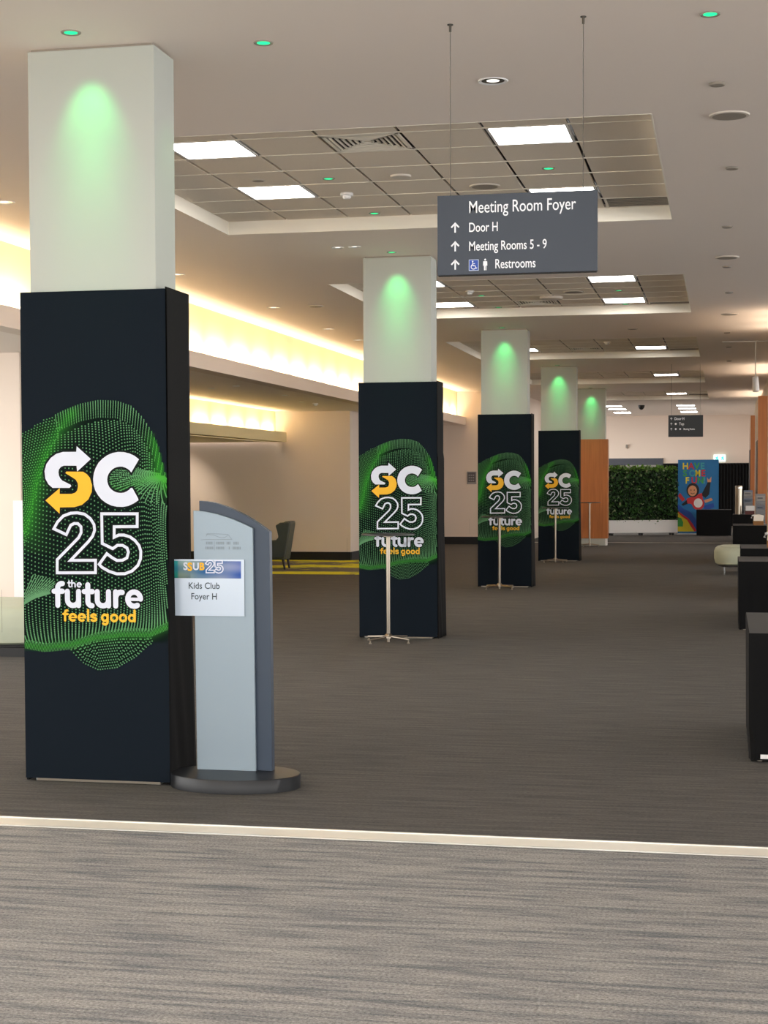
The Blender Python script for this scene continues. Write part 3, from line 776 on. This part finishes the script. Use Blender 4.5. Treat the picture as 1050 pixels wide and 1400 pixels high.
def downlight(x, y, z, label, r=.075, m=None):
    o = empty('recessed_downlight', (x, y, z), 0, label, 'light', 'round recessed downlights')
    MB().lathe([(r*.8, -.002), (r, -.007), (r+.004, -.001)], (0, 0, 0), 28, cap0=False, cap1=False).build('rim', M_white, o, smooth=True)
    MB().lathe([(r*.0, -.0012), (r*.45, -.0014)], (0, 0, 0), 20, cap0=False, cap1=False).build('lamp', M_glow2, o)
    MB().lathe([(r*.45, -.0016), (r*.8, -.0024)], (0, 0, 0), 20, cap0=False, cap1=False).build('reflector', M_chromedl, o)
downlight(-1.232, 8.83, C, 'round chrome downlight above the Meeting Room Foyer sign', .078)
for n, (x, y) in enumerate(((-3.49, 14.727), (-3.33, 14.716))): downlight(x, y, C, ['left', 'right'][n]+' one of the twin round downlights beyond the nearest bay', .055)
LS = [(-5.41, 11.785, 'far left near the cove beside the nearest pillar'), (-5.455, 19.58, 'nearest of the row along the glowing cove'), (-5.467, 22.485, 'second of the row along the glowing cove'), (-5.455, 24.352, 'third of the row along the glowing cove'), (-5.556, 16.249, 'just right of the nearest black tower top by the cove')]
for x, y, lb in LS: downlight(x, y, C, 'round recessed downlight, '+lb, .08)
def disc_fit(name, x, y, z, r, label, cat, group, m=M_fixg, drop=.01):
    o = empty(name, (x, y, z), 0, label, cat, group)
    MB().lathe([(r*.92, -drop), (r, -drop*.8), (r+.004, 0)], (0, 0, 0), 32, cap1=False).build('rim', M_fixg if r < .045 else M_fix, o, smooth=True)
    MB().lathe([(0, -drop-.0006), (r*.86, -drop-.0006)], (0, 0, 0), 32, cap0=False, cap1=False).build('cover', m, o)
    return o
disc_fit('ceiling_speaker', .011, 9.954, C, .115, 'large round grey speaker grille on the right of the ceiling', 'speaker', 'round ceiling speakers')
disc_fit('ceiling_speaker', .004, 16.23, C, .11, 'second round speaker grille further along the right of the ceiling', 'speaker', 'round ceiling speakers')
disc_fit('ceiling_speaker', .04, 21.737, C, .11, 'third round speaker grille along the right of the ceiling', 'speaker', 'round ceiling speakers')
disc_fit('ceiling_speaker', -1.813, 12.54, T, .115, 'round speaker grille in the nearest bay left of the sign top', 'speaker', 'round ceiling speakers')
disc_fit('ceiling_speaker', -1.785, 19.716, T, .12, 'round speaker grille in the second bay', 'speaker', 'round ceiling speakers')
disc_fit('ceiling_speaker', -4.907, 19.548, C, .09, 'round speaker grille between the cove and the second pillar', 'speaker', 'round ceiling speakers')
disc_fit('access_cap', -2.359, 11.985, T, .075, 'round white cap in the middle of the nearest bay', 'ceiling fitting', 'round ceiling caps', M_fix, .016)
disc_fit('access_cap', -3.441, 11.948, T, .05, 'flat round cap between the left panel lights of the nearest bay', 'ceiling fitting', 'round ceiling caps', M_fixg, .004)
disc_fit('access_cap', -2.107, 20.24, T, .14, 'white round cap hanging by the air diffuser of the second bay', 'ceiling fitting', 'round ceiling caps', M_fix, .03)
disc_fit('access_cap', -1.30, 23.5, C, .07, 'round cap on the ceiling strip beyond the second bay', 'ceiling fitting', 'round ceiling caps', M_fixg, .01)
for n, (x, y) in enumerate(((-.053, 9.159), (.033, 11.621), (.003, 14.283), (.001, 16.924), (.028, 19.249), (.009, 24.447), (.038, 27.07), (.05, 30.2))):
    disc_fit('sprinkler_cover', x, y, C, .042, ['first', 'second', 'third', 'fourth', 'fifth', 'sixth', 'seventh', 'eighth'][n]+' small round sprinkler cover from the viewer along the right of the ceiling', 'sprinkler', 'small round ceiling covers', M_fixg, .012)
def smoke(x, y, z, label):
    o = empty('smoke_detector', (x, y, z), 0, label, 'detector', 'smoke detectors')
    MB().lathe([(.05, 0), (.05, -.018), (.045, -.022)], (0, 0, 0), 24).build('body', M_white, o, smooth=True)
    MB().lathe([(.032, -.022), (.034, -.036), (.024, -.046), (.0, -.048)], (0, 0, 0), 24).build('sensor_cap', M_white, o, smooth=True)
smoke(-2.914, 12.613, T, 'white smoke detector in the nearest ceiling bay')
smoke(-2.98, 19.35, T, 'white smoke detector in the second ceiling bay')
smoke(-1.9, 26.95, T, 'white smoke detector in the third ceiling bay')
smoke(-6.95, 27.6, AC, 'white smoke detector on the low alcove ceiling')
for n, (x, y) in enumerate(((-6.777, 22.33), (-6.744, 24.85), (-7.05, 27.07), (-7.279, 22.77))):
    downlight(x, y, AC, ['first', 'second', 'third', 'fourth'][n]+' small round downlight on the low alcove ceiling', .05)
spot('alcove_spot', (-10.3, 29.2, 2.26), (-10.6, 30.6, 1.0), 45, (1., .86, .72), math.radians(80), .8, .03)
tsp = empty('track_spotlight', (.44, 26.0, C), 0, 'white cylinder spotlight hanging from the ceiling on the right', 'light')
MB().box(-.5, .3, -.012, .012, -.012, 0).build('track', M_white, tsp)
MB().tube([(0, 0, -.01), (0, 0, -.55)], .008, 8).build('stem', M_white, tsp)
MB().tube([(0, 0, -.55), (.012, -.02, -.78)], [.045, .05], 16).build('lamp_head', M_white, tsp, smooth=True)
cam_ = empty('dome_camera', (-2.35, 47.2, C), 0, 'small black dome camera on the far ceiling', 'camera')
MB().lathe([(.09, 0), (.09, -.03), (.075, -.08), (.04, -.12), (0, -.13)], (0, 0, 0), 20).build('dome', M_base, cam_, smooth=True)
# ------------------------------------------------------------------ wall plaque
P = empty('wall_plaque', (-5.95, 38.88, 1.59), 0, 'small grey square plaque on the pale wall between second and third towers', 'sign')
MB().box(-.115, .115, 0, .018, -.15, .15).build('plaque_frame', mat('plaque_grey', (150, 146, 146), .5), P)
MB().box(-.095, .095, -.004, 0, -.105, .13).build('plaque_face', mat('plaque_dark', (84, 80, 84), .4), P)
b = MB()
for r in range(3):
    for c in range(3): b.box(-.07+c*.05, -.04+c*.05, -.006, -.004, -.07+r*.06, -.045+r*.06)
b.build('plaque_marks', mat('plaque_mark', (150, 150, 156), .5), P)['kind'] = 'stuff'
# ------------------------------------------------------------------ soft seats
def ottoman(x, y, lx_, ly_, z0, z1, rz, label, grp):
    o = empty('upholstered_bench', (x, y, 0), rz, label, 'bench', grp)
    n = 48; rs = []
    def ring(s, z):
        out = []
        for j in range(n):
            a = 2*math.pi*j/n; c, s_ = math.cos(a), math.sin(a)
            p = .62
            out.append((math.copysign(abs(c)**p, c)*(lx_-s), math.copysign(abs(s_)**p, s_)*(ly_-s), z))
        return out
    h = z1-z0
    for s, z in ((.05, z0), (.02, z0+.02), (0, z0+h*.35), (0, z0+h*.72), (.018, z0+h*.88), (.05, z0+h*.97), (.10, z1), (.3*min(lx_, ly_), z1+.004)): rs.append(ring(s, z))
    MB().rings(rs).build('cushion', M_green, o, smooth=True)
    MB().rings([ring(.07, z0-.03), ring(.07, z0)]).build('base_frame', M_base, o)
    for sx in (-1, 1):
        for sy in (-1, 1):
            MB().lathe([(.022, 0), (.022, .01), (.018, .012), (.018, z0-.03)], (sx*(lx_-.16), sy*(ly_-.13), 0), 14).build('leg', M_chrome, o, smooth=True)
    return o
ottoman(.15, 27.25, .33, .66, .155, .44, .0, 'pale green rounded upholstered bench with steel legs beside the black tables', None)
o = ottoman(-7.15, 13.75, 1.55, .72, .10, .43, .06, 'pale green rounded bench at the left edge behind the nearest black tower', None)
MB().box(-1.35, 1.35, -.62, .62, 0, .075).build('plinth', M_base, o)
bd = empty('display_board', (-7.19, 15.88, 0), 0, 'plain white display board standing behind the bench at the left edge', 'board')
MB().box(-.045, .06, 0, .03, .06, 1.32).build('board', M_white, bd)
MB().box(-.045, .06, -.08, .09, 0, .06).build('foot', M_white, bd)
# wingback chair
ch = empty('wingback_chair', (-7.72, 27.42, 0), .10, 'dark grey green leather wingback chair in the alcove beyond the kiosk', 'chair')
# faces -X: back at +x
def prof(pts, y0, y1, name, m=M_chair, bev=.02): return MB().poly(pts, y0, y1).build(name, m, ch, smooth=False, bevel=bev, seg=3)
prof([(.20, .17), (.30, .17), (.40, .80), (.385, .83), (.30, .83), (.26, .79), (.22, .5)], -.27, .27, 'backrest')
for q in (-1, 1):
    y0, y1 = (.25, .31) if q > 0 else (-.31, -.25)
    prof([(-.32, .2), (.30, .2), (.39, .80), (.36, .82), (.22, .81), (.14, .76), (.17, .66), (.19, .56), (.14, .50), (-.28, .47), (-.33, .42)], y0, y1, 'wing_and_arm')
prof([(-.30, .17), (.22, .17), (.22, .30), (-.30, .30)], -.25, .25, 'seat_base')
prof([(-.33, .30), (.21, .29), (.21, .39), (-.33, .41)], -.245, .245, 'seat_cushion')
for x, y in ((-.26, -.24), (-.26, .24), (.26, -.24), (.26, .24)):
    MB().tube([(x, y, .18), (x+(.03 if x > 0 else 0), y, 0)], [.028, .016], 8).build('leg', M_leg, ch, smooth=True)
# ------------------------------------------------------------------ cloth tables on the right
def cloth_table(x0, x1, y0, y1, h, label):
    o = empty('cloth_covered_table', ((x0+x1)/2, (y0+y1)/2, 0), 0, label, 'table', 'black cloth covered tables along the right side')
    w, d = (x1-x0)/2, (y1-y0)/2
    per = []
    N = 72
    for i in range(N):
        t_ = i/N*4; k = int(t_); f = t_-k
        p = [(-w+2*w*f, -d), (w, -d+2*d*f), (w-2*w*f, d), (-w, d-2*d*f)][k]
        per.append(p)
    rs = []
    for z, s in ((h, 1.0), (h-.01, 1.004), (h*.6, 1.0), (h*.3, .995), (.012, .985)):
        r = []
        for i, (px, py) in enumerate(per):
            q = .008*(1-z/h)*math.sin(i*1.7)
            rr = 1+q
            cz = z
            e = .0
            if z < .2:
                cor = abs(px)/w+abs(py)/d
                if cor > 1.92: e = .04; cz = z-.01
            r.append((px*s*rr*(1-e), py*s*rr*(1-e), cz))
        rs.append(r)
    sk = MB().rings(rs, False, False).build('table_cloth_skirt', M_black, o, smooth=True)
    MB().box(-w+.002, w-.002, -d+.002, d-.002, h-.004, h+.001).build('table_cloth_top', M_blacktop, o)
    for sx in (-1, 1):
        for sy in (-1, 1): MB().tube([(sx*(w-.06), sy*(d-.06), 0), (sx*(w-.06), sy*(d-.06), h-.02)], .014, 8).build('leg', M_metal, o)
    return o
TB = [(.125, .70, 8.90, 10.30, .69, 'nearest black cloth covered table cut off by the right edge'), (.13, .72, 16.80, 17.95, .69, 'second black cloth covered table on the right, in front of the pale bench'),
      (.165, .80, 18.05, 19.22, .77, 'third black cloth covered table on the right, directly behind the second'), (.13, .80, 29.5, 30.85, .71, 'black cloth covered table behind the pale green bench'),
      (.17, .80, 39.2, 40.1, .71, 'black cloth covered table carrying the tall steel cylinder'), (-.78, .16, 45.6, 46.3, .71, 'wide black cloth covered table standing before the colourful poster')]
tbs = [cloth_table(*t_) for t_ in TB]
MB().box(-.225, -.16, -.709, -.705, .022, .045).build('white_tag', M_white, tbs[0])
# items on tables
cy = empty('steel_cylinder', (.30, 39.5, .711), 0, 'tall brushed steel cylinder standing on a black table far right', 'container')
MB().lathe([(.08, 0), (.08, .60), (.084, .602), (.084, .66), (.07, .67)], (0, 0, 0), 28).build('body', M_metal, cy, smooth=True)
MB().lathe([(.0845, .61), (.0845, .625)], (0, 0, 0), 28, cap0=False, cap1=False).build('band', M_chrome, cy, smooth=True)
def brochure(x, y, z, h, label, colr, w=.2):
    o = empty('brochure_holder', (x, y, z), 0, label, 'brochure holder', 'upright brochure holders on the black tables')
    lean = .05
    MB().poly([(-w/2, 0), (w/2, 0), (w/2, h), (-w/2, h)], .04, .055).build('back_panel', mat('holder_grey', colr, .3), o)
    MB().box(-w/2, w/2, -.05, .06, 0, .01).build('foot', mat('holder_clear', (150, 150, 152), .2), o)
    for k in range(3):
        z0 = .03+k*h*.31
        MB().box(-w/2+.01, w/2-.01, .01-.0*k, .038, z0, z0+h*.26).build('leaflet', mat('leaflet', [(120, 118, 118), (98, 104, 116), (150, 146, 142)][k], .5), o)
        MB().box(-w/2, w/2, -.002, .006, z0-.01, z0+h*.1).build('pocket', mat('pocket_grey', (112, 112, 114), .2), o)
        MB().box(-w/2+.03, w/2-.05, .006, .0095, z0+h*.17, z0+h*.2).build('leaflet_print', M_txt, o)
    return o
brochure(.52, 39.65, .711, .56, 'blue grey brochure holder beside the steel cylinder', (112, 126, 150), .21)
brochure(.62, 30.4, .711, .55, 'grey brochure holder on the table behind the pale green bench', (126, 124, 126), .17)
brochure(.56, 18.95, .771, .55, 'nearest grey brochure holder at the right edge', (128, 124, 118), .17)
def book(x, y, z, label, s=1.):
    o = empty('open_book_on_box', (x, y, z), 0, label, 'book stand', 'white open books on brown boxes')
    MB().box(-.09*s, .11*s, -.06, .08, 0, .075).build('brown_box', mat('kraft_box', (140, 96, 48), .7), o, bevel=.004)
    b = MB()
    b.poly([(-.085*s, .076), (.10*s, .076), (.115*s, .19*s), (.02, .215*s), (-.075*s, .205*s)], -.05, .03)
    b.build('white_pages', mat('paper', (244, 236, 222), .6), o, bevel=.006)
    MB().tube([(-.06*s, -.05, .20*s), (-.11*s, -.055, .19*s), (-.125*s, -.05, .14*s)], .014, 8).build('curled_page', M_white, o, smooth=True)
book(.56, 29.75, .711, 'white open book on a brown box on the table behind the bench', .9)
book(.515, 18.35, .771, 'nearest white open book on a brown box at the right edge', .8)
pd = empty('white_card_stack', (.58, 39.4, .711), 0, 'white cards above red brown leaflets beside the steel cylinder', 'cards')
MB().box(-.13, .17, -.05, .1, 0, .08).build('leaflets', mat('red_leaflets', (92, 44, 40), .6), pd)
MB().box(-.12, .17, -.06, .08, .085, .20).build('white_card', M_white, pd)
# ------------------------------------------------------------------ far end: planter wall, poster, door, curtain
ang = .42
u = (math.cos(ang), math.sin(ang))
def planter(cx, cy_, hw, ang, label, h=1.86, seed=1, n=2600):
    u = (math.cos(ang), math.sin(ang))
    o = empty('living_wall_planter', (cx, cy_, 0), ang, label, 'planter', 'planters with tall green foliage')
    MB().box(-hw, hw, -.17, .17, .07, .42).build('trough', M_white, o, bevel=.008)
    for x in (-hw+.12, -.02, hw-.12):
        MB().lathe([(.035, 0), (.035, .06)], (x, -.1, 0), 12).build('caster', M_base, o)
        MB().lathe([(.035, 0), (.035, .06)], (x, .1, 0), 12).build('caster', M_base, o)
    MB().box(-hw+.02, hw-.02, -.06, .06, .40, h-.04).build('backing_frame', mat('dark_green_backing', (10, 20, 8), .9), o)
    rnd = random.Random(seed); b = MB()
    for k in range(n):
        x = rnd.uniform(-hw, hw); z = rnd.uniform(.38, h); y = -.065-abs(rnd.gauss(0, .05))
        if rnd.random() < .10: z = h+rnd.uniform(-.04, .045); y = rnd.uniform(-.1, .08)
        L = rnd.uniform(.04, .10); w = L*rnd.uniform(.28, .5)
        a = rnd.uniform(0, 2*math.pi); tl = rnd.uniform(.2, 1.2)
        d = Vector((math.cos(a)*math.cos(tl), -math.sin(tl)*.8, math.sin(a)*math.cos(tl))).normalized()*L
        s_ = d.cross(Vector((rnd.uniform(-1, 1), -1, rnd.uniform(-1, 1)))).normalized()*w
        p = Vector((x, y, z)); g = rnd.random()
        top = max(0, (z-h+.12)/.12)
        c = (.010+.04*g*g+.06*top, .032+.12*g*g+.12*top, .007+.015*g)
        if rnd.random() < .045: c = (.35, .4, .22)
        b.quad(tuple(p), tuple(p+d*.5+s_), tuple(p+d), tuple(p+d*.5-s_), col=c)
    q = b.build('foliage', M_leafm, o); q['kind'] = 'stuff'
    return o
planter(-2.28, 45.9, 1.0, .40, 'white trough planter with a tall wall of green foliage at the far end', n=3200)
planter(-4.42, 44.2, .45, .1, 'white trough planter with foliage glimpsed between third and fourth towers', seed=5, n=1100)
ps = empty('poster_panel', (-.75, 46.75, 0), 0, 'tall blue banner with multicoloured letters and a waving person at the far end', 'poster')
pm = mat('poster_blue', (30, 116, 176), .5, noise=(.15, 3.))
MB().box(-.56, .56, 0, .04, .03, 2.09).build('banner_panel', pm, ps)
MB().box(-.56, .56, -.08, .12, 0, .03).build('foot', M_white, ps)
def pc(n, c): return mat('poster_'+n, c, .55)
Pr, Py, Pg, Pk, Ps, Pb, Pw, Pl = pc('red', (206, 52, 56)), pc('yellow', (236, 214, 50)), pc('green', (70, 168, 76)), pc('black', (26, 26, 32)), pc('tan', (222, 156, 112)), pc('mid_blue', (36, 80, 168)), pc('white', (236, 232, 228)), pc('teal', (60, 160, 170))
rows = [('HAVE', -.44, 1.83, [Py, Pr, Pg, Pl]), ('SOME', -.42, 1.63, [Pg, Pl, Py, Pr]), ('FUN!', -.36, 1.43, [Py, Pr, Pg, Pl])]
for s_, x, z, cs in rows:
    for c_, m in zip(s_, cs):
        text('letter', c_, .245, m, ps, x, z, -.002, .78 if c_ == 'M' else .95, .03); x += .165
def pblob(name, pts, m, y): MB().poly(pts, y).build(name, m, ps)
def ell(cx, cz, rx, rz, n=20): return [(cx+rx*math.cos(2*math.pi*i/n), cz+rz*math.sin(2*math.pi*i/n)) for i in range(n)]
pblob('painted_wave', [(-.56, .62), (-.45, .50), (-.3, .40), (-.2, .22), (-.1, .08), (-.56, .08)], Py, -.002)
pblob('painted_wave', [(-.56, .66), (-.40, .54), (-.26, .44), (-.14, .28), (-.04, .10), (-.10, .08), (-.2, .22), (-.3, .40), (-.45, .50), (-.56, .62)], Pr, -.0025)
pblob('painted_wave', [(-.56, .48), (-.47, .46), (-.41, .34), (-.42, .22), (-.56, .22)], Pg, -.003)
pblob('painted_wave', [(-.56, .86), (-.40, .72), (-.2, .62), (-.05, .4), (.0, .2), (-.06, .10), (-.14, .28), (-.26, .44), (-.40, .54), (-.56, .70)], Pb, -.0022)
pblob('painted_figure', [(-.56, 1.08), (-.50, 1.16), (-.36, .98), (-.44, .92)], Pr, -.004)
pblob('painted_figure', [(-.46, .84), (-.30, .98), (-.28, .86), (-.42, .80)], Pk, -.0035)
pblob('painted_figure', [(-.32, 1.0), (-.12, 1.08), (.10, 1.16), (.13, .98), (.16, .80), (-.08, .72), (-.2, .86), (-.3, .86)], Pr, -.004)
pblob('painted_figure', [(.08, 1.10), (.26, 1.46), (.34, 1.48), (.30, 1.12), (.2, 1.02)], Pk, -.0038)
pblob('painted_figure', [(.25, 1.46), (.24, 1.60), (.29, 1.52), (.36, 1.62), (.35, 1.46)], Ps, -.0042)
pblob('painted_figure', ell(-.15, 1.24, .175, .20), Pk, -.0044)
pblob('painted_figure', ell(-.16, 1.22, .125, .15), Ps, -.0048)
pblob('painted_figure', ell(-.20, 1.24, .014, .02, 8), Pk, -.0052); pblob('painted_figure', ell(-.11, 1.24, .014, .02, 8), Pk, -.0052)
MB().ribbon([(-.21, 1.16), (-.16, 1.135), (-.10, 1.16)], .014, -.0052, closed=False).build('painted_figure', Pk, ps)
pblob('painted_figure', ell(0, .86, .17, .18), Pr, -.005); pblob('painted_figure', ell(0, .88, .12, .13), Pw, -.0056)
pblob('painted_figure', [(.16, .96), (.36, 1.02), (.40, .96), (.2, .88)], Ps, -.0044)
pblob('painted_figure', [(.14, .80), (.42, .88), (.44, .76), (.2, .66)], Pb, -.0036)
# rear door and black screens
dr = MB(); dr.box(-4.3, -2.02, 54.93, 54.99, 2.03, 2.25); dr.box(-2.1, -2.02, 54.93, 54.99, 0, 2.03); dr.box(-4.3, -4.22, 54.93, 54.99, 0, 2.03)
d_ = struct(dr.build('door_1', mat('door_frame_slate', (64, 68, 78), .5)), 'wide slate framed doorway behind the green planter')
MB().box(-4.22, -3.25, 54.95, 54.98, 0, 2.03).build('door_leaf', M_base, d_)
MB().box(-3.25, -2.1, 54.95, 54.98, 0, 2.03).build('door_leaf', mat('door_glass_grey', (150, 150, 138), .3), d_)
cu = MB(); n = 160
pt = []
for i in range(n+1):
    x = -2.0+2.8*i/n; pt.append((x, 54.6+.03*math.sin(i*1.1)))
for i in range(n):
    (xa, ya), (xb, yb) = pt[i], pt[i+1]; cu.quad((xa, ya, .02), (xb, yb, .02), (xb, yb, 2.06), (xa, ya, 2.06))
o = cu.build('black_drape', M_black, None, smooth=True); tag(o, 'long black drape hiding the lower part of the far wall', 'curtain')
r_ = MB().tube([(-2.02, 54.6, 2.06), (.82, 54.6, 2.06)], .016, 8)
r_.build('top_rail', M_base, o)
for x in (-2.0, -.6, .8): MB().tube([(x, 54.66, 0), (x, 54.66, 2.05)], .018, 8).build('upright', M_base, o)
ex = empty('exit_sign', (-.195, 54.93, 2.24), 0, 'small lit white and green exit sign on the far wall', 'sign')
MB().box(-.19, .19, 0, .06, -.11, .11).build('sign_box', lamp('exit_white', (.75, 1., .95), .9), ex)
b = MB()
for x in (-.09, .09):
    b.disc(x+.015, .06, .018, -.003); b.ribbon([(x+.01, .04), (x-.01, -.01), (x+.03, -.03), (x+.02, -.07)], .03, -.003, closed=False)
    b.ribbon([(x-.05, .02), (x+.0, .03), (x+.05, .0)], .018, -.003, closed=False); b.ribbon([(x-.01, -.01), (x-.05, -.06)], .022, -.003, closed=False)
b.build('running_figure_marks', lamp('exit_green', (.0, .75, .6), .9), ex)
sm = empty('wall_sensor', (-3.21, 54.98, 2.65), 0, 'small dark sensor high on the far wall above the doorway', 'sensor')
MB().box(-.035, .035, -.06, .02, -.06, .06).build('body', M_fixg, sm, bevel=.01)
MB().lathe([(.02, 0), (.02, .01)], (0, -.06, 0), 10).build('eye', M_base, sm)
